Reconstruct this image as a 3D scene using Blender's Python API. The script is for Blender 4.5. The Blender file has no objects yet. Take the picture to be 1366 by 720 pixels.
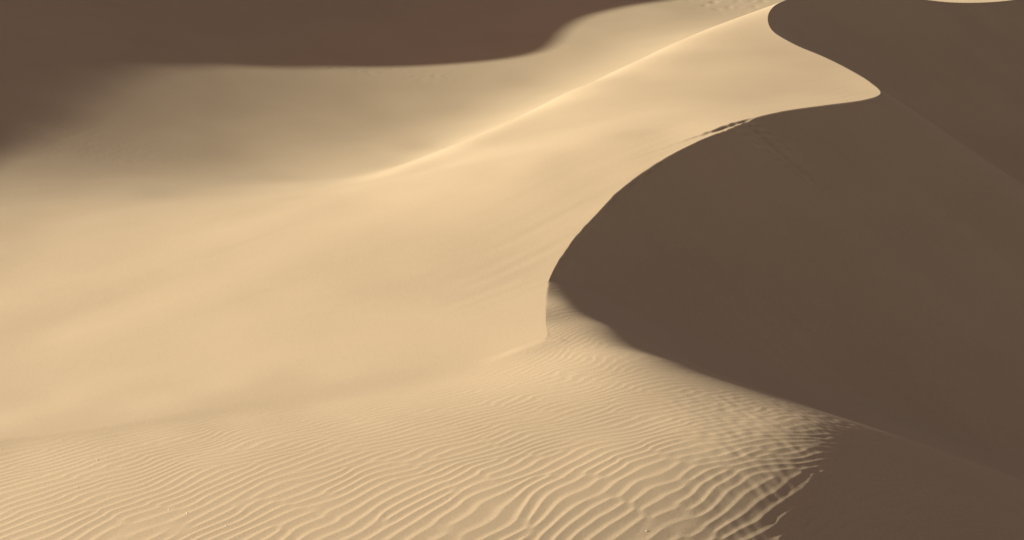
import bpy, math
import numpy as np

SC = bpy.context.scene
COL = SC.collection

# ------------------------------------------------------------------ camera
F_PX, CX, CY, PITCH = 2234.0, 683.0, 360.0, math.radians(-14.0)
CAM_H = 8.0                                     # camera height above the datum
cam = bpy.data.cameras.new('camera')
cam.sensor_width = 36.0
cam.lens = F_PX / 1366.0 * 36.0
cam.clip_start, cam.clip_end = 0.1, 5000.0
cam_o = bpy.data.objects.new('camera', cam)
COL.objects.link(cam_o)
cam_o.location = (0, 0, CAM_H)
cam_o.rotation_euler = (math.pi / 2 + PITCH, 0, 0)
SC.camera = cam_o

# ------------------------------------------------------------------ light
SUN_EL, SUN_A = math.radians(17.0), math.radians(10.0)    # SUN_A: degrees of the sun ahead of due left
TO_SUN = np.array([-math.cos(SUN_A) * math.cos(SUN_EL), math.sin(SUN_A) * math.cos(SUN_EL), math.sin(SUN_EL)])
world = bpy.data.worlds.new('World')
SC.world = world
world.use_nodes = True
wn = world.node_tree
sky = wn.nodes.new('ShaderNodeTexSky')
sky.sky_type = 'NISHITA'
sky.sun_disc = False
sky.sun_elevation = SUN_EL
sky.sun_rotation = -(math.pi / 2 - SUN_A)
sky.dust_density, sky.air_density, sky.ozone_density = 0.5, 0.3, 0.0
dusty = wn.nodes.new('ShaderNodeMix')            # blown sand in the air warms the whole sky evenly
dusty.data_type, dusty.blend_type = 'RGBA', 'MULTIPLY'
dusty.inputs['Factor'].default_value = 1.0
dusty.inputs['B'].default_value = (1.10, 0.625, 0.385, 1.0)
wn.links.new(sky.outputs[0], dusty.inputs['A'])
wn.links.new(dusty.outputs['Result'], wn.nodes['Background'].inputs[0])
wn.nodes['Background'].inputs[1].default_value = 0.148
sun = bpy.data.lights.new('sun', 'SUN')
sun.energy, sun.angle, sun.color = 4.4, math.radians(0.45), (1.0, 0.98, 0.86)
sun_o = bpy.data.objects.new('sun', sun)
COL.objects.link(sun_o)
sun_o.location = (-40, 40, 40)
# a sun shines along its local -Z: local +Z points to the sun
sun_o.rotation_euler = (math.pi / 2 - SUN_EL, 0, math.atan2(TO_SUN[1], TO_SUN[0]) + math.pi / 2)
vs = SC.view_settings
vs.view_transform, vs.look, vs.gamma, vs.use_curve_mapping = 'Standard', 'None', 1.0, False
vs.exposure = 1.04
SC.cycles.max_bounces = 6
SC.cycles.diffuse_bounces = 4

# ------------------------------------------------------------------ helpers
_c, _s = math.cos(PITCH), math.sin(PITCH)

def wp(px, py, Y):
    """place of a landmark at forward distance Y"""
    a, b = (px - CX) / F_PX, (CY - py) / F_PX
    k = Y / (_c - b * _s)
    return (a * k, Y, CAM_H + (_s + b * _c) * k)

def catmull(P, step=0.08):
    P = np.asarray(P, float)
    Q = np.vstack([2 * P[0] - P[1], P, 2 * P[-1] - P[-2]])
    out = []
    for i in range(1, len(Q) - 2):
        p0, p1, p2, p3 = Q[i - 1], Q[i], Q[i + 1], Q[i + 2]
        n = max(2, int(np.linalg.norm(p2 - p1) / step))
        # centripetal form
        t0 = 0.0; t1 = t0 + np.linalg.norm(p1 - p0) ** .5; t2 = t1 + np.linalg.norm(p2 - p1) ** .5; t3 = t2 + np.linalg.norm(p3 - p2) ** .5
        t = (t1 + (t2 - t1) * np.arange(n) / n)[:, None]
        A1 = (t1 - t) / (t1 - t0) * p0 + (t - t0) / (t1 - t0) * p1
        A2 = (t2 - t) / (t2 - t1) * p1 + (t - t1) / (t2 - t1) * p2
        A3 = (t3 - t) / (t3 - t2) * p2 + (t - t2) / (t3 - t2) * p3
        B1 = (t2 - t) / (t2 - t0) * A1 + (t - t0) / (t2 - t0) * A2
        B2 = (t3 - t) / (t3 - t1) * A2 + (t - t1) / (t3 - t1) * A3
        out.append((t2 - t) / (t2 - t1) * B1 + (t - t1) / (t2 - t1) * B2)
    out.append(P[-1:])
    return np.vstack(out)

def _b3(t):
    """cubic B-spline weights with first and second derivatives"""
    a = 1 - t
    w = np.stack([a ** 3 / 6, (3 * t ** 3 - 6 * t ** 2 + 4) / 6, (3 * a ** 3 - 6 * a ** 2 + 4) / 6, t ** 3 / 6], -1)
    d = np.stack([-a ** 2 / 2, (3 * t ** 2 - 4 * t) / 2, (-3 * a ** 2 + 4 * a) / 2, t ** 2 / 2], -1)
    e = np.stack([a, 3 * t - 2, 3 * a - 2, t], -1)
    return w, d, e

class Sheet:
    """smooth spline surface over a fan of ground, fitted to height and slope landmarks"""
    def __init__(self, u0, u1, y0, y1, nu, nv):
        self.u0, self.v0 = u0, math.log(y0)
        self.hu, self.hv = (u1 - u0) / (nu - 3), (math.log(y1) - self.v0) / (nv - 3)
        self.nu, self.nv = nu, nv
        self.reg = None
        self.c = np.zeros((nv, nu))

    def _loc(self, X, Y):
        a = np.clip((X / Y - self.u0) / self.hu, 0, self.nu - 3 - 1e-6)
        b = np.clip((np.log(Y) - self.v0) / self.hv, 0, self.nv - 3 - 1e-6)
        i, j = a.astype(int), b.astype(int)
        return i, j, a - i, b - j

    def rows(self, X, Y):
        """coefficient indices and weights of z, z_x, z_y, z_xx, z_xy, z_yy"""
        i, j, a, b = self._loc(X, Y)
        wu, du, eu = _b3(a); wv, dv, ev = _b3(b)
        du, eu, dv, ev = du / self.hu, eu / self.hu ** 2, dv / self.hv, ev / self.hv ** 2
        o = lambda p, q: (q[:, :, None] * p[:, None, :]).reshape(len(X), 16)
        z, zu, zv, zuu, zuv, zvv = o(wu, wv), o(du, wv), o(wu, dv), o(eu, wv), o(du, dv), o(wu, ev)
        Y1 = Y[:, None]; U = (X / Y)[:, None]
        # u = X/Y, v = ln Y
        zx = zu / Y1
        zy = (zv - U * zu) / Y1
        zxx = zuu / Y1 ** 2
        zxy = (zuv - zu - U * zuu) / Y1 ** 2
        zyy = (zvv - zv - 2 * U * zuv + 2 * U * zu + U * U * zuu) / Y1 ** 2
        k = ((j[:, None, None] + np.arange(4)[None, :, None]) * self.nu + i[:, None, None] + np.arange(4)[None, None, :]).reshape(len(X), 16)
        return k, z, zx, zy, zxx, zxy, zyy

    def _acc(self, N, k, w):
        n = N.shape[0]
        flat = (k[:, :, None] * n + k[:, None, :]).ravel()
        N.ravel()[:] += np.bincount(flat, (w[:, :, None] * w[:, None, :]).ravel(), n * n)

    def fit(self, hp, sp, stiff):
        """hp: x, y, z, sigma; sp: x, y, direction x, direction y, slope, sigma"""
        n = self.nu * self.nv
        if self.reg is None:
            off = np.array([.21, .79])
            aa, bb = np.meshgrid((np.arange(self.nu - 3)[:, None] + off).ravel(), (np.arange(self.nv - 3)[:, None] + off).ravel())
            Y = np.exp(self.v0 + bb.ravel() * self.hv); X = (self.u0 + aa.ravel() * self.hu) * Y
            k, z, zx, zy, zxx, zxy, zyy = self.rows(X, Y)
            R = np.zeros((n, n))
            y = Y[:, None]
            for q, f in ((zxx, 1), (zxy, 1.414), (zyy, 1)):
                self._acc(R, k, q * y * f)
            self.reg = R
        N = self.reg * stiff + np.eye(n) * 1e-7
        r = np.zeros(n)
        hp = np.asarray(hp, float)
        k, z, *_ = self.rows(hp[:, 0], hp[:, 1])
        w = z / hp[:, 3:4]; self._acc(N, k, w)
        np.add.at(r, k, w * (hp[:, 2] / hp[:, 3])[:, None])
        if len(sp):
            sp = np.asarray(sp, float)
            k, z, zx, zy, *_ = self.rows(sp[:, 0], sp[:, 1])
            w = (zx * sp[:, 2:3] + zy * sp[:, 3:4]) / sp[:, 5:6]; self._acc(N, k, w)
            np.add.at(r, k, w * (sp[:, 4] / sp[:, 5])[:, None])
        self.c = np.linalg.solve(N, r).reshape(self.nv, self.nu)

    def __call__(self, X, Y):
        X, Y = np.asarray(X, float), np.asarray(Y, float)
        i, j, a, b = self._loc(X, Y)
        wu, _, _ = _b3(a); wv, _, _ = _b3(b)
        z = np.zeros(X.shape)
        for q in range(4):
            for p in range(4):
                z += wv[..., q] * wu[..., p] * self.c[j + q, i + p]
        return z

    def grad(self, X, Y):
        k, z, zx, zy, *_ = self.rows(X, Y)
        c = self.c.ravel()[k]
        return (zx * c).sum(1), (zy * c).sum(1)

def lit(R):
    """sun incidence that shows as this red level in the photograph"""
    v = ((R / 255 + .055) / 1.055) ** 2.4
    return (v - LIT_AMB) / LIT_K
LIT_AMB, LIT_K = 0.11, 1.62

def meet(surf, px, py, y0, y1):
    """where the line of sight of a landmark first meets a surface"""
    Ys = np.linspace(y0, y1, 500)
    a, b = (px - CX) / F_PX, (CY - py) / F_PX
    k = Ys / (_c - b * _s)
    X, Z = a * k, CAM_H + (_s + b * _c) * k
    f = Z - surf(X, Ys)
    j = np.nonzero(f < 0)[0]
    i = j[0] if len(j) else int(np.argmin(np.abs(f)))
    return X[i], Ys[i]

def bend(surf, heights, tone, y0, y1, brow=(), stiff=0.02, tone_sigma=0.015, rounds=3):
    hx, hy = -math.cos(SUN_A), math.sin(SUN_A)
    fixed = []
    for px, py, Y in brow:                       # the line of sight only grazes the ground here
        x, y, z = wp(px, py, Y)
        r = math.hypot(x, y)
        fixed.append((x, y, x / r, y / r, (z - CAM_H) / r, 0.015))
    surf.fit(heights, fixed, stiff)
    for _ in range(rounds):
        sl = list(fixed)
        P = np.array([meet(surf, px, py, y0, y1) for px, py, R in tone])
        gx, gy = surf.grad(P[:, 0], P[:, 1])
        for (x, y), (px, py, R), a, b in zip(P, tone, gx, gy):
            T = R if R < 1 else lit(R)
            n = math.sqrt(1 + min(a * a + b * b, .3))
            sl.append((x, y, hx, hy, -(T * n - math.sin(SUN_EL)) / math.cos(SUN_EL), tone_sigma))
        surf.fit(heights, sl, stiff)
    return surf

def smooth(a, b, x):
    t = np.clip((x - a) / (b - a), 0, 1)
    return t * t * (3 - 2 * t)

def smax(a, b, k):
    h = np.clip(0.5 + 0.5 * (a - b) / k, 0, 1)
    return b * (1 - h) + a * h + k * h * (1 - h)

# ------------------------------------------------------------------ landmarks
BASE = [wp(*p) for p in ((0, 583, 17.0), (200, 562, 17.6), (440, 530, 18.5), (600, 505, 19.2), (690, 480, 19.8))]
NOSE = [wp(*p) for p in ((727, 450, 20.1), (728, 425, 21.15), (728, 400, 22.25), (731, 378, 23.45), (745, 348, 24.6), (762, 322, 25.4),
                         (790, 292, 26.5), (820, 260, 27.6), (878, 215, 29.2), (925, 192, 30.3), (965, 170, 31.2), (1000, 158, 32.2),
                         (1040, 149, 33.4), (1100, 141, 34.8), (1150, 134, 35.8), (1174, 127, 37.0), (1160, 110, 39.0), (1130, 92, 41.0),
                         (1095, 76, 43.0), (1055, 60, 45.2), (1032, 46, 47.0), (1024, 30, 49.0), (1029, 14, 51.0), (1045, 2, 53.0))]
TOP = [wp(*p) for p in ((1085, -14, 55.5), (1150, -14, 57.5), (1225, 0, 59.5), (1280, 4, 61.5), (1340, 2, 64), (1400, -8, 67))] + [(33, 73, 3.5), (60, 86, 3.4)]
LEFT = [(-14, 15.4, 1.6), (-8.5, 16.2, 1.85)]
div = catmull(LEFT + BASE + NOSE + TOP)
i_nose = int(np.argmin(np.abs(div - np.array(NOSE[0])).sum(1)))
crest = div[i_nose:]

def sig(pts, s): return [tuple(p) + (s,) for p in pts]
BROW = [(1000, 16, 51.8), (950, 34, 50), (900, 55, 48), (850, 79, 45.4), (800, 105, 43), (720, 144, 40), (640, 180, 37.5), (570, 212, 35.3), (500, 243, 33.6)]
BEHIND = []
for (px, py, Y), drop in zip(BROW, (.5, .58, .58, .50, .42, .34, .24, .13, .04)):
    x, y, z = wp(px, py, Y + 5)
    BEHIND.append((x, y, z - drop))
S_PTS = sig(div[:i_nose:6], .05) + sig(div[i_nose:i_nose + 150:6], .02) + sig(div[i_nose + 150::6], .045) + sig([wp(*p) for p in BROW], .015) + sig([wp(*p) for p in (
    (100, 400, 26), (300, 450, 22), (0, 500, 20.5), (0, 400, 25.6), (0, 300, 32), (640, 400, 23.0), (500, 330, 26.5), (650, 300, 26.5), (350, 315, 29.5))], 1.2) + sig(BEHIND, .04) + sig([wp(*p) for p in (
    (640, 168, 51), (760, 113, 56), (300, 200, 45), (100, 200, 44), (0, 200, 43), 
    (300, 130, 50), (300, 90, 54), (300, 0, 64), (0, 100, 51), (0, 0, 61), (640, 90, 58), (640, 0, 70), (800, 30, 67), (900, 10, 72), (970, 4, 72),
    (1280, -40, 66), (1180, -60, 66))], .9) + sig([
    (6.0, 62, .9)], .4) + sig([
    (-25, 40, 1.5), (-25, 60, 4), (-15, 85, 6), (5, 90, 4.5), (25, 95, 4), (-20, 25, 1.6)], 1.0)
A_PTS = sig(div[:i_nose:6], .06) + sig([wp(*p) for p in (
    (727, 450, 20.15), (1100, 555, 18.6), (880, 483, 19.7), (780, 432, 21.15), (737, 390, 22.94), (752, 410, 22.0), (990, 520, 19.0))], .03) + sig([wp(*p) for p in (
    (0, 720, 14.3), (300, 640, 16.3), (683, 600, 17.0), (683, 720, 14.2), (1000, 720, 14.4), (1366, 720, 16.5), (1240, 600, 18.6), (1366, 640, 18.6),
    (1100, 640, 16.4), (1200, 680, 16.2))], .4) + sig([
    (7, 18.5, -.3), (9, 14, -.6), (4, 10, 1.6), (0, 8, 2.1), (-6, 8, 2.0),
    (9.2, 30, -3.6), (9.0, 25, -4.8), (8.6, 21, -4.3), (20, 44, -5.5), (10, 44, -4), (3, 42, -3), (2, 34, -2), (12.4, 30.5, -.3), (12.4, 25, -1.4), (12.2, 21, -1.7), (12, 17, -1.9), (16, 27, -3.4), (16, 21, -3.4), (20, 25, -5.5),], .4)  # the bank out of view on the right is added to shade the hollow
RIDGE = [(737, 390, 22.94), (780, 432, 21.15), (830, 461, 20.2), (880, 483, 19.7), (990, 520, 19.0), (1100, 555, 18.6), (1240, 600, 18.6), (1366, 640, 18.8)]
A_BROW = RIDGE[3:]
for p in div[i_nose:i_nose + 45:4]:
    A_PTS.append((p[0] + .08, p[1], p[2] - .015, .012))
for k, p in enumerate(RIDGE):
    x, y, z = wp(*p)
    nx, ny = [(.95, .3), (.93, .36), (.9, .43), (.85, .52), (.75, .66), (.7, .71), (.65, .76), (.6, .8)][k]
    for d, f, sg in ((1.2, .34, .06), (2.5, .42, .1), (5.0, .45, .3), (9.0, .4, .5)):
        A_PTS.append((x + nx * d, y + ny * d, z - f * d, sg))
S_TONE = [(100, 528, 231), (300, 515, 228), (200, 540, 229), (10, 560, 229), (450, 500, 226), (700, 160, 233), (800, 110, 228), (640, 187, 229), (560, 223, 226), (450, 275, 226), (400, 300, 227), (721, 395, 227), (720, 415, 228), (724, 375, 227), (719, 440, 228), (0, 350, 212), (60, 360, 222), (30, 330, 205), (0, 300, 195), (100, 300, 215), (0, 400, 228), (100, 450, 232), (300, 450, 228), (500, 450, 226), (650, 420, 224),
          (550, 350, 224), (650, 300, 222), (750, 220, 214), (850, 180, 209), (700, 178, 230), (820, 116, 230),
          (950, 60, 230), (900, 120, 220), (1000, 100, 212), (1100, 105, 208), (1150, 122, 212), (1005, 52, 222), (1014, 24, 222), (1045, 80, 215), (985, 78, 222), (955, 100, 222), (1000, 140, 208),
          (640, 225, 232), (450, 300, 230), (350, 345, 230), (240, 345, 228), (700, 380, 222), (600, 460, 225), (710, 430, 226), (760, 290, 222),
          (860, 210, 218), (400, 400, 228), (200, 400, 231), (840, 140, 226), (740, 330, 224)]
F_TONE = [(200, 302, 217), (200, 272, 184), (100, 272, 170), (0, 265, 150), (300, 292, 225), (400, 262, 226), (440, 246, 219), (350, 290, 228), (470, 235, 216), (300, 265, 207), (200, 240, 160), (100, 240, 146), (50, 230, 138), (520, 224, 210), (560, 200, 198), (300, 220, 155), (300, 170, 144), (300, 130, 143), (200, 170, 140),
          (150, 150, 128), (120, 130, 112), (60, 190, 112), (0, 200, 98), (450, 130, 160), (500, 170, 175), (450, 200, 178), (600, 150, 185), (700, 110, 190),
          (780, 70, 195), (800, 40, 200), (850, 30, 200), (930, 20, 185), (600, 95, 185), (300, 100, 148), (540, 190, 200), (400, 235, 205), (0, 150, .012), (60, 120, .02), (0, 100, .01), (60, 60, .012), (110, 100, .03), (150, 110, .05), (30, 180, .018)]
A_TONE = [(100, 620, 221), (300, 600, 222), (500, 560, 223), (600, 525, 224), (300, 700, 214), (600, 650, 214), (600, 710, 205), (800, 600, 214), (800, 520, 215),
          (800, 460, 199), (770, 430, 194), (900, 560, 209), (900, 700, 174), (950, 600, 194), (1000, 560, 189), (1060, 560, 159), (1000, 640, 159), (1000, 700, 134),
          (1060, 600, 144), (1090, 565, 124), (1110, 640, -.06), (1045, 705, -.02), (1078, 640, .0), (1060, 680, -.03), (1100, 600, .0), (1140, 690, -.12), (1180, 598, -.05), (1280, 630, -.1), (1345, 655, -.12), (1200, 680, -.14), (1300, 660, -.14), (1250, 640, -.14), (450, 545, 225), (200, 580, 219), (60, 598, 219), (330, 558, 221),
          (100, 700, 216), (740, 400, 174), (770, 400, -.08), (800, 425, -.14), (850, 445, -.2), (900, 470, -.2)]
S = bend(Sheet(-0.55, 0.68, 9.0, 100.0, 64, 62), S_PTS, S_TONE + F_TONE, 12, 80, BROW, stiff=.06, tone_sigma=.02)
A = bend(Sheet(-0.75, 0.95, 6.0, 46.0, 66, 64), A_PTS, A_TONE, 11, 26, A_BROW)
crest = crest.copy()
crest[:, 2] = S(crest[:, 0], crest[:, 1])
k = np.exp(-0.5 * (np.arange(-20, 21) / 8.0) ** 2); k /= k.sum()
crest[:, 2] = np.minimum(np.convolve(np.pad(crest[:, 2], 20, 'edge'), k, 'valid'), crest[:, 2] + .02)
REPOSE = math.tan(math.radians(33.0))

def cones(X, Y, poly, steep=None):
    steep = steep or REPOSE
    P = poly.astype(np.float32)
    Z = np.c_[X, Y].astype(np.float32)
    out = np.empty(len(Z), np.float32)
    for i in range(0, len(Z), 20000):
        z = Z[i:i + 20000]
        d = np.sqrt((z[:, 0:1] - P[None, :, 0]) ** 2 + (z[:, 1:2] - P[None, :, 1]) ** 2)
        out[i:i + 20000] = (P[None, :, 2] - steep * d).max(1)
    return out

def waves(X, Y, th, spread, n, seed, wl=0.10):
    """a narrow band of waves of unit length: phase and strength (gives forks and dead ends)"""
    r = np.random.default_rng(seed)
    Z = np.zeros(X.shape, np.complex64)
    for _ in range(n):
        t = th + r.normal(0, spread); k = 2 * math.pi * (1 + r.normal(0, wl)); ph = r.uniform(0, 6.2832)
        Z += np.exp(1j * (k * (math.cos(t) * X + math.sin(t) * Y) + ph).astype(np.float32))
    return np.angle(Z), np.abs(Z) / math.sqrt(n)

def bumps(X, Y, n, seed, lo=0.5, hi=2.0):
    """soft random swells of unit size"""
    r = np.random.default_rng(seed)
    z = np.zeros(X.shape)
    for _ in range(n):
        t = r.uniform(0, 6.2832); k = 2 * math.pi * r.uniform(lo, hi)
        z += np.sin(k * (math.cos(t) * X + math.sin(t) * Y) + r.uniform(0, 6.2832))
    return z / math.sqrt(n / 2)

def ease_lip(z, x, y, cx):
    """keeps the last half metre below the brink from curling up"""
    f = .6 * smooth(27, 24.8, y)
    a = S(cx - .45, y); m = (a - S(cx - .8, y)) / .35
    lin = a + m * (x - cx + .45)
    return np.where(x > cx - .45, lin + (z - lin) * (1 - f), z)
crest[:, 2] = ease_lip(crest[:, 2], crest[:, 0], crest[:, 1], crest[:, 0])
_t = crest[:, 1]
crest[:, 0] -= .02 * np.exp(-((_t - 20.6) / .35) ** 2)
crest[:, 0] += (.009 * np.sin(_t * 3.1) + .005 * np.sin(_t * 7.3 + 1) * np.sin(_t * 1.3) + .005 * np.sin(_t * 14.9 + 2) * np.sin(_t * 2.1)) * smooth(23.5, 25.5, _t) * smooth(36, 33, _t)
NOSE_X, NOSE_Y = float(crest[0, 0]), float(crest[0, 1])
CREST_Y = crest[:, 1]
CREST_U = crest[:, 0] / crest[:, 1]
foot = div[:i_nose + 1]
RY = np.linspace(3, 30, 800)
RS = np.interp(RY, [3, 14.0, 15.2, 16.8, 18.5, 21, 30], [3.2, 3.6, 4.9, 5.8, 6.4, 6.8, 6.8])
RPHI = np.concatenate([[0], np.cumsum(np.diff(RY) * .5 * (RS[1:] + RS[:-1]))])

def ripples(X, Y):
    """height of the wind ripples over the foreground apron: trains of crests across the wind, closer together up the slope"""
    qx = X * (5.3 + 3.8 * smooth(18.0, 20.5, Y) * smooth(2.6, .8, X))
    qx = qx + .8 * np.logaddexp(0, (X + .4) * 4) / 4 * smooth(16.8, 15.0, Y)
    qy = np.interp(Y, RY, RPHI)
    # the trains swing and jog
    w = .17 * bumps(qx, qy, 14, 8, .10, .24) + .26 * bumps(qx, qy, 8, 6, .02, .06)
    k = math.sqrt(2)
    ph, am = waves((qx + w) * k, (qy - w * .5) * k, math.radians(-45), .13, 26, 11, .08)
    t = (ph / (2 * math.pi)) % 1.0
    r = .36
    prof = np.where(t < r, (t / r) ** 1.5, np.clip(1 - (t - r) / (1 - r), 0, 1) ** 1.45) - .45
    lam = 1 / np.hypot(5.3, np.interp(Y, RY, RS))
    grow = .027 + .008 * smooth(-3.0, .5, X) * smooth(18, 14.8, Y) - .008 * smooth(17.5, 20, Y) - .008 * smooth(1.5, 2.6, X) - .012 * smooth(.6, 1.6, X) * smooth(17.6, 19.2, Y)
    fine = bumps(X / .22, Y / .42, 24, 13, .5, 2.0) * .0008 * smooth(1.2, 2.4, X) * smooth(4.5, 3.2, X) * smooth(18.4, 17.2, Y)
    return lam * grow * prof * np.clip(am * 2.6, 0, 1) + fine

def terrain(X, Y, jc):
    """height of the sand; jc: columns right of the crest (bool)"""
    hs, ha = S(X, Y), A(X, Y)
    yd = np.interp(X, foot[:, 0], foot[:, 1])
    past = jc & (Y >= NOSE_Y)
    cx = np.interp(Y, CREST_Y, CREST_U) * Y
    yd = np.interp(np.minimum(X, NOSE_X), foot[:, 0], foot[:, 1])
    below = yd - Y
    weld = .16 + .75 * smooth(-.1, -1.2, X) * smooth(-4.4, -2.4, X)
    beside = np.where(jc, smooth(0, .3, X - cx), 0)
    w = np.where(past, 1.0, np.maximum(smooth(-1, 1, below / weld), beside))
    apron = np.where(past, smooth(-.02, .12, X - cx), np.maximum(smooth(-.1, .9, below), beside * smooth(-.1, .9, below + 1.0)))
    lip = ~jc & (Y > NOSE_Y - .3) & (Y < 27) & (X > cx - .45) if not jc.all() else np.zeros(X.shape, bool)
    if lip.any():
        hs[lip] = ease_lip(hs[lip], X[lip], Y[lip], cx[lip])
    # at the nose the apron meets the brink without a step
    fix = past & (Y < 25)
    if fix.any():
        yy = Y[:, 0]
        k = yy < 25
        off = np.interp(yy[k], CREST_Y, crest[:, 2]) + .001 - A(cx[k, 0], yy[k])
        off = off * smooth(24.3, 22.6, yy[k])
        ha[k] += np.where((jc & (Y >= NOSE_Y))[k], off[:, None] * np.exp(-np.clip(X[k] - cx[k], 0, None) / .5), 0)
    L = np.full(X.shape, -50.0)
    pre = past & (Y < 46)
    L[past] = cones(X[past], Y[past], crest)
    st = X * .54 + Y * .84
    sc = X * .84 - Y * .54
    L[pre] += (.0035 * bumps(st[pre] / .45, sc[pre] / 5, 16, 61, .4, 1.6) + .012 * bumps(st[pre] / 2.2, sc[pre] / 9, 10, 62, .4, 1.2)) * smooth(.1, 1.2, X[pre] - cx[pre])
    # marks of sand that slid down the lee face
    for y0, wd, dp, ln in ((31.6, .05, .035, 1.8), (31.95, .07, .05, 2.2), (32.25, .045, .03, 1.5), (30.9, .05, .008, 1.0), (33.4, .06, .010, 1.6), (28.6, .08, .007, 1.6)):
        i = int(np.argmin(np.abs(CREST_Y - y0)))
        tg = crest[i + 4, :2] - crest[i - 4, :2]; tg /= np.hypot(*tg)
        m = pre & (np.abs(Y - y0) < 2.5)
        if m.any():
            a = (X[m] - crest[i, 0]) * tg[1] - (Y[m] - crest[i, 1]) * tg[0]
            c = (X[m] - crest[i, 0]) * tg[0] + (Y[m] - crest[i, 1]) * tg[1] + .03 * np.sin(a * 3 + y0 * 9)
            q = c / (wd * (1 + .5 * np.clip(a, 0, 9)))
            L[m] -= dp * (1 - .6 * q * q) * np.exp(-q * q) * smooth(-.02, .12, a) * smooth(ln, ln * .4, a)
    # wind streaks and faint swells of the smooth face
    sa, ca = math.sin(math.radians(52)), math.cos(math.radians(52))
    al, ac = X * ca + Y * sa, -X * sa + Y * ca
    hs = hs + (.0025 * bumps(al / 9, ac / 1.8, 16, 21, .4, 1.3) + (.0004 + .0004 * smooth(-2.5, -.3, X - cx)) * bumps(al / 5, ac / .35, 14, 22, .5, 1.4)) * smooth(20, 25, Y) * smooth(42, 36, Y)
    # a patch of coarse ripples in the far hollow
    far = smooth(1.0, 0.2, np.hypot((X + 3.9) / 2.6, (Y - 47.0) / 3.2))
    if far.max() > 0:
        ph, am = waves(X / .42, Y / .42, math.radians(70), .12, 12, 31)
        hs = hs + .0075 * far * np.cos(ph) * np.clip(am, 0, 1)
    # trodden sand along the top of the far slope, coarse sand higher up and at the left
    for (x0, y0, rx, ry, a, lx, ly, sd) in ((-4.2, 56.6, 4.2, 1.0, .0035, .35, .8, 51), (9.3, 73, 2.6, 4.5, .010, .5, 1.3, 52), (-11.2, 40.5, 4.5, 3.2, .0013, .2, .5, 53)):
        m = (np.abs(X - x0) < rx * 1.3) & (np.abs(Y - y0) < ry * 1.3)
        if m.any():
            k = smooth(1.25, .3, np.hypot((X[m] - x0) / rx, (Y[m] - y0) / ry))
            b = bumps(X[m] / lx, Y[m] / ly, 22, sd, .6, 1.6)
            hs[m] += a * k * np.where(b > .3, -(b - .3), .25 * b)
    # a little slump that has broken off the brink
    d = cx - X
    m = (Y > 28.8) & (Y < 32.7) & (d > -.01) & (d < 3)
    if m.any():
        yy = Y[m]
        dd = np.interp(yy, [28.8, 29.8, 30.8, 31.6, 32.3, 32.7], [1.0, .62, .30, .17, .06, -.05]) + .03 * np.sin(yy * 17) + .02 * np.sin(yy * 41)
        dr = np.interp(yy, [28.8, 30.4, 30.9, 31.4, 32.0, 32.5], [0, .004, .014, .042, .04, 0])
        hs[m] -= dr * smooth(.035, -.035, d[m] - dd)
    rp = np.zeros(X.shape)
    m = (apron > 0) & (Y < 26)
    rp[m] = ripples(X[m], Y[m])
    ha = ha + rp * apron
    low = hs * (1 - w) + ha * w
    hr = smax(L, ha, .002 + .12 * smooth(.0, .6, X - cx))
    H = np.where(past, hr, low)
    lee = past & (L > ha)
    return H, (w > .5), lee

# ------------------------------------------------------------------ material
def sand_material(name='sand'):
    m = bpy.data.materials.new(name); m.use_nodes = True
    nt = m.node_tree; N = nt.nodes; K = nt.links
    b = N['Principled BSDF']
    b.inputs['Roughness'].default_value = 0.9
    b.inputs['Specular IOR Level'].default_value = 0.148
    tc = N.new('ShaderNodeTexCoord')
    n1 = N.new('ShaderNodeTexNoise'); n1.inputs['Scale'].default_value = 0.35; n1.inputs['Detail'].default_value = 4
    n2 = N.new('ShaderNodeTexNoise'); n2.inputs['Scale'].default_value = 48; n2.inputs['Detail'].default_value = 3
    K.new(tc.outputs['Object'], n1.inputs['Vector']); K.new(tc.outputs['Object'], n2.inputs['Vector'])
    cr = N.new('ShaderNodeValToRGB')
    cr.color_ramp.elements[0].position, cr.color_ramp.elements[1].position = .35, .65
    cr.color_ramp.elements[0].color = (0.475, 0.368, 0.232, 1); cr.color_ramp.elements[1].color = (0.50, 0.388, 0.246, 1)
    K.new(n1.outputs['Fac'], cr.inputs['Fac'])
    mx = N.new('ShaderNodeMix'); mx.data_type = 'RGBA'; mx.blend_type = 'MULTIPLY'
    mx.inputs['Factor'].default_value = 1.0
    r2 = N.new('ShaderNodeMapRange'); r2.inputs['To Min'].default_value = .84; r2.inputs['To Max'].default_value = 1.16
    K.new(n2.outputs['Fac'], r2.inputs['Value'])
    K.new(cr.outputs['Color'], mx.inputs['A']); K.new(r2.outputs['Result'], mx.inputs['B'])
    K.new(mx.outputs['Result'], b.inputs['Base Color'])
    bp = N.new('ShaderNodeBump'); bp.inputs['Strength'].default_value = .12; bp.inputs['Distance'].default_value = .01
    K.new(n2.outputs['Fac'], bp.inputs['Height']); K.new(bp.outputs['Normal'], b.inputs['Normal'])
    return m
SAND = sand_material()

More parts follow.
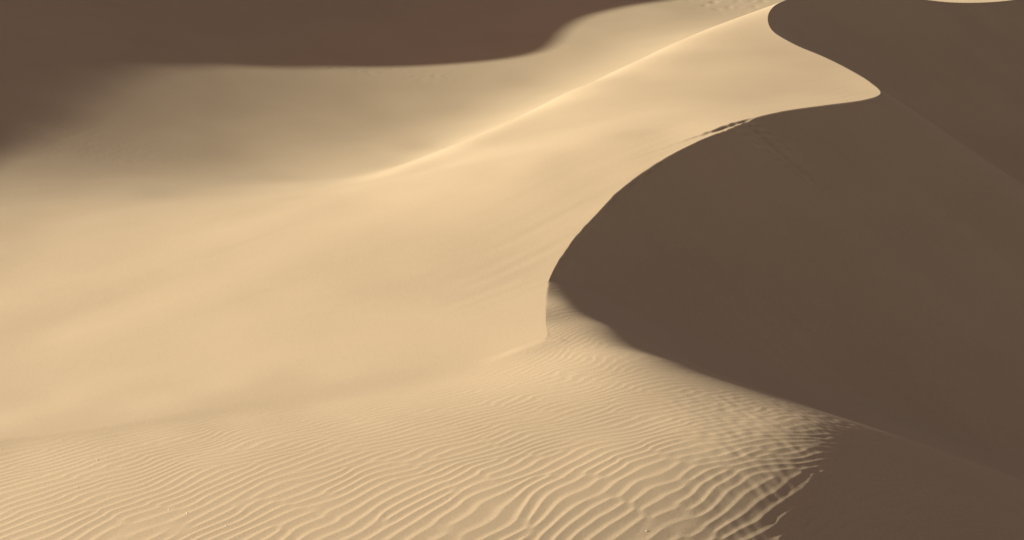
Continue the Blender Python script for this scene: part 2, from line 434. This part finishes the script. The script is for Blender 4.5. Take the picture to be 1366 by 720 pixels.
# ------------------------------------------------------------------ the sand sheet
FLOOR = -7.5
Yv = np.concatenate([np.linspace(3, 9, 8)[:-1], np.linspace(9, 13.0, 30)[:-1], np.geomspace(13.0, 24.5, 560)[:-1],
                     np.geomspace(24.5, 74, 370)[:-1], np.geomspace(74, 108, 50)[:-1], np.linspace(108, 220, 16)])
NL, NR, OUT = 466, 413, 24
uc = np.interp(Yv, np.r_[3, 14, CREST_Y[CREST_Y < 66], 80, 220], np.r_[CREST_U[0], CREST_U[0], CREST_U[CREST_Y < 66], .36, .36])
left = np.concatenate([np.linspace(-1.1, -.52, 12)[:-1], np.linspace(-.52, -.335, 30)[:-1], np.linspace(-.335, 0, NL)])
nleft = len(left)
L_ = np.where(left[None] < -.335, left[None], -.335 + (left[None] + .335) / .335 * (uc[:, None] + .335))
tail = np.concatenate([np.linspace(.335, .62, 30), np.linspace(.62, 1.3, 14)[1:]])
R_ = uc[:, None] + np.linspace(0, 1, NR)[None] * (np.maximum(.335, uc + .03) - uc)[:, None]
T_ = np.maximum(.335, uc + .03)[:, None] + (tail - .335)[None, 1:] * ((1.3 - np.maximum(.335, uc + .03)) / (1.3 - .335))[:, None]
R_ = np.concatenate([R_, T_], 1)

def block(U, jc):
    Y = np.repeat(Yv[:, None], U.shape[1], 1); X = U * Y
    H, fore, lee = terrain(X, Y, np.full(X.shape, jc))
    # beyond the modelled dunes the sand runs down to the desert floor, and up again on the right
    out = np.maximum.reduce([smooth(-.5, -.95, U), smooth(.78, 1.2, U), smooth(9, 4, Y), smooth(100, 190, Y)])
    base = FLOOR - .3 + 0
    return X, Y, H * (1 - out) + base * out, fore, lee

def make_mesh(name, quads, V, normals, label, cat):
    used = np.unique(quads)
    remap = np.full(len(V), -1, np.int64); remap[used] = np.arange(len(used))
    f = remap[quads]
    me = bpy.data.meshes.new(name)
    me.vertices.add(len(used)); me.vertices.foreach_set('co', V[used].astype(np.float32).ravel())
    me.loops.add(f.size); me.loops.foreach_set('vertex_index', f.ravel().astype(np.int32))
    me.polygons.add(len(f)); me.polygons.foreach_set('loop_start', np.arange(0, f.size, 4, dtype=np.int32))
    me.polygons.foreach_set('use_smooth', np.ones(len(f), bool))
    me.update(calc_edges=True)
    me.normals_split_custom_set_from_vertices(normals[used].astype(np.float32))
    me.materials.append(SAND)
    o = bpy.data.objects.new(name, me)
    o['kind'] = 'structure'; o['label'] = label; o['category'] = cat
    COL.objects.link(o)
    return o

def grid_normals(P):
    n = np.cross(np.gradient(P, axis=1), np.gradient(P, axis=0))
    return n / np.linalg.norm(n, axis=-1, keepdims=True)

def quads_of(shape, first=0):
    i = first + np.arange(shape[0] * shape[1]).reshape(shape)
    return np.stack([i[:-1, :-1], i[:-1, 1:], i[1:, 1:], i[1:, :-1]], -1).reshape(-1, 4)

BL, BR = block(L_, False), block(R_, True)
# both blocks share the brink line
seam = np.where((Yv > NOSE_Y - .05), BL[2][:, -1], BR[2][:, 0])
BL[2][:, -1] = seam; BR[2][:, 0] = seam
PL, PR = np.stack(BL[:3], -1), np.stack(BR[:3], -1)
NLm, NRm = grid_normals(PL), grid_normals(PR)
both = grid_normals(np.concatenate([PL[:, -3:], PR[:, 1:3]], 1))[:, 2]
crisp = (smooth(NOSE_Y - .1, NOSE_Y + .6, Yv) * smooth(76, 66, Yv))[:, None]
NLm[:, -1] = NLm[:, -1] * crisp + both * (1 - crisp)
NRm[:, 0] = NRm[:, 0] * crisp + both * (1 - crisp)
V = np.concatenate([PL.reshape(-1, 3), PR.reshape(-1, 3)])
NRM = np.concatenate([NLm.reshape(-1, 3), NRm.reshape(-1, 3)])
QL, QR = quads_of(PL.shape[:2]), quads_of(PR.shape[:2], PL.shape[0] * PL.shape[1])
flat = lambda a: a[:-1, :-1].reshape(-1)
quads = np.concatenate([QL, QR])
cat = lambda k: np.concatenate([flat(BL[k]), flat(BR[k])])
isright = np.r_[np.zeros(len(QL), bool), np.ones(len(QR), bool)]
fx, fy, fore, lee = cat(0), cat(1), cat(3), cat(4)
fore = fore & ~lee & (fy < 60)
brow_line = np.interp(fx, [-30, -9, -4.5, -0.7, 2.2, 4.6, 8, 30], [35, 35, 37, 41, 45, 51, 62, 90])
far = ~fore & ~isright & (fy > brow_line)
near = ~fore & ~far
make_mesh('rippled_sand', quads[fore], V, NRM, 'rippled sand in the foreground below the bright dune', 'sand')
make_mesh('crescent_dune', quads[near], V, NRM, 'large bright dune with a sharp curving crest and shaded slip face', 'dune')
make_mesh('far_sand_slope', quads[far], V, NRM, 'dim sand slope behind the bright dune, partly in cast shadow', 'sand slope')

# ------------------------------------------------------------------ the dune up the slope whose shadow falls across the far sand
EDGE = [(-30, 235), (0, 212), (50, 175), (100, 135), (145, 107), (200, 90), (300, 88), (450, 90), (540, 90), (600, 87), (650, 83), (700, 76), (728, 68), (742, 58), (752, 44), (766, 32), (790, 21), (850, 7), (900, 0)]
XR = -30.0
prof = []
for px, py in EDGE:
    x, y = meet(S, px, py, 34, 90)
    t = (x - XR) / (math.cos(SUN_A) * math.cos(SUN_EL))
    prof.append((y + t * TO_SUN[1], float(S(x, y)) + t * TO_SUN[2]))
prof = np.array(prof)
prof[:, 0] = np.maximum.accumulate(prof[:, 0] + np.arange(len(prof)) * 1e-3)
ry = np.linspace(34, 150, 400)
rz = np.interp(ry, np.r_[34, prof[0, 0] - 6, prof[:, 0], prof[-1, 0] + 6, 150], np.r_[-2, 1.5, prof[:, 1], prof[-1, 1] + 1.0, 12])
k = np.exp(-0.5 * (np.arange(-6, 7) / 1.5) ** 2); k /= k.sum()
rz = np.convolve(np.pad(rz, 6, 'edge'), k, 'valid')
tx = np.concatenate([np.linspace(-60, 0, 60)[:-1], np.linspace(0, 30, 40)])
TX, TY = np.meshgrid(tx, ry)
RZ = rz[:, None]
TZ = np.where(TX > 0, RZ - .62 * TX, RZ - .17 * -TX * (1 - np.exp(TX / 4)))
V2 = np.stack([XR + TX, TY, TZ], -1)
i2 = np.arange(TX.size).reshape(TX.shape)
q2 = np.stack([i2[:-1, :-1], i2[:-1, 1:], i2[1:, 1:], i2[1:, :-1]], -1).reshape(-1, 4)
make_mesh('sand_ridge', q2, V2.reshape(-1, 3), grid_normals(V2).reshape(-1, 3), 'tall sand ridge shading the far slope at the upper left', 'sand ridge')

# ------------------------------------------------------------------ the desert round about
gx = np.linspace(-1500, 1500, 121); gx = np.sign(gx) * np.abs(gx / 1500) ** 1.6 * 1500
GX, GY = np.meshgrid(gx, gx + 60)
GZ = FLOOR - .1 + 5 * smooth(150, 500, np.hypot(GX, GY - 60)) * (1 + bumps(GX / 260, GY / 180, 14, 41, .5, 1.5))
P3 = np.stack([GX, GY, GZ], -1)
make_mesh('desert_floor', quads_of(GX.shape), P3.reshape(-1, 3), grid_normals(P3).reshape(-1, 3), 'open desert sand stretching away on all sides', 'desert')

# ------------------------------------------------------------------ pebbles on the ripples
import bmesh
def pebble_mesh():
    bm = bmesh.new()
    bmesh.ops.create_icosphere(bm, subdivisions=2, radius=1.0)
    r = np.random.default_rng(3)
    k = r.normal(size=(4, 3))
    for v in bm.verts:
        c = np.array(v.co)
        f = 1 + .12 * sum(math.sin(2.2 * float(q @ c) + i) for i, q in enumerate(k))
        v.co = (c[0] * f * 1.25, c[1] * f, c[2] * f * .7)
    for f in bm.faces: f.smooth = True
    me = bpy.data.meshes.new('pebble'); bm.to_mesh(me); bm.free()
    m = bpy.data.materials.new('pale_stone'); m.use_nodes = True
    nt = m.node_tree; b = nt.nodes['Principled BSDF']; b.inputs['Roughness'].default_value = .7
    n = nt.nodes.new('ShaderNodeTexNoise'); n.inputs['Scale'].default_value = 3
    c = nt.nodes.new('ShaderNodeValToRGB')
    c.color_ramp.elements[0].color = (.62, .53, .40, 1); c.color_ramp.elements[1].color = (.78, .70, .56, 1)
    nt.links.new(n.outputs['Fac'], c.inputs['Fac']); nt.links.new(c.outputs['Color'], b.inputs['Base Color'])
    me.materials.append(m)
    return me
VX, VY, VZ = V[:, 0], V[:, 1], V[:, 2] - CAM_H
depth = VY * _c + VZ * _s
PXS = CX + F_PX * VX / depth
PYS = CY - F_PX * (-VY * _s + VZ * _c) / depth
ok = np.zeros(len(V), bool); ok[np.unique(quads[fore])] = True
stone = None
for n, (px, py, what) in enumerate([
        (226, 679, 'tiny pale pebble, left one of a close pair near the bottom left'),
        (249, 684, 'tiny pale pebble, right one of a close pair near the bottom left'),
        (302, 700, 'tiny pale pebble on the ripples just below and right of the close pair'),
        (104, 650, 'tiny pale pebble lying alone on the fine ripples near the left edge'),
        (131, 613, 'tiny pale pebble lying highest up the ripples near the left edge'),
        (862, 707, 'tiny pale pebble on the coarse ripples close to the shaded slope at right')]):
    d2 = np.where(ok, (PXS - px) ** 2 + (PYS - py) ** 2, 1e9)
    i = int(d2.argmin())
    if stone is None:
        stone = bpy.data.objects.new('pebble', pebble_mesh()); o = stone
    else:
        o = stone.copy()
    COL.objects.link(o)
    r = .0055 + .003 * ((n * 37) % 10) / 10
    o.scale = (r, r, r); o.rotation_euler = (0, 0, n * 1.7)
    o.location = (float(VX[i]), float(VY[i]), float(V[i, 2]) + r * .15)
    o['label'] = what; o['category'] = 'pebble'; o['group'] = 'pebbles scattered on the rippled sand'
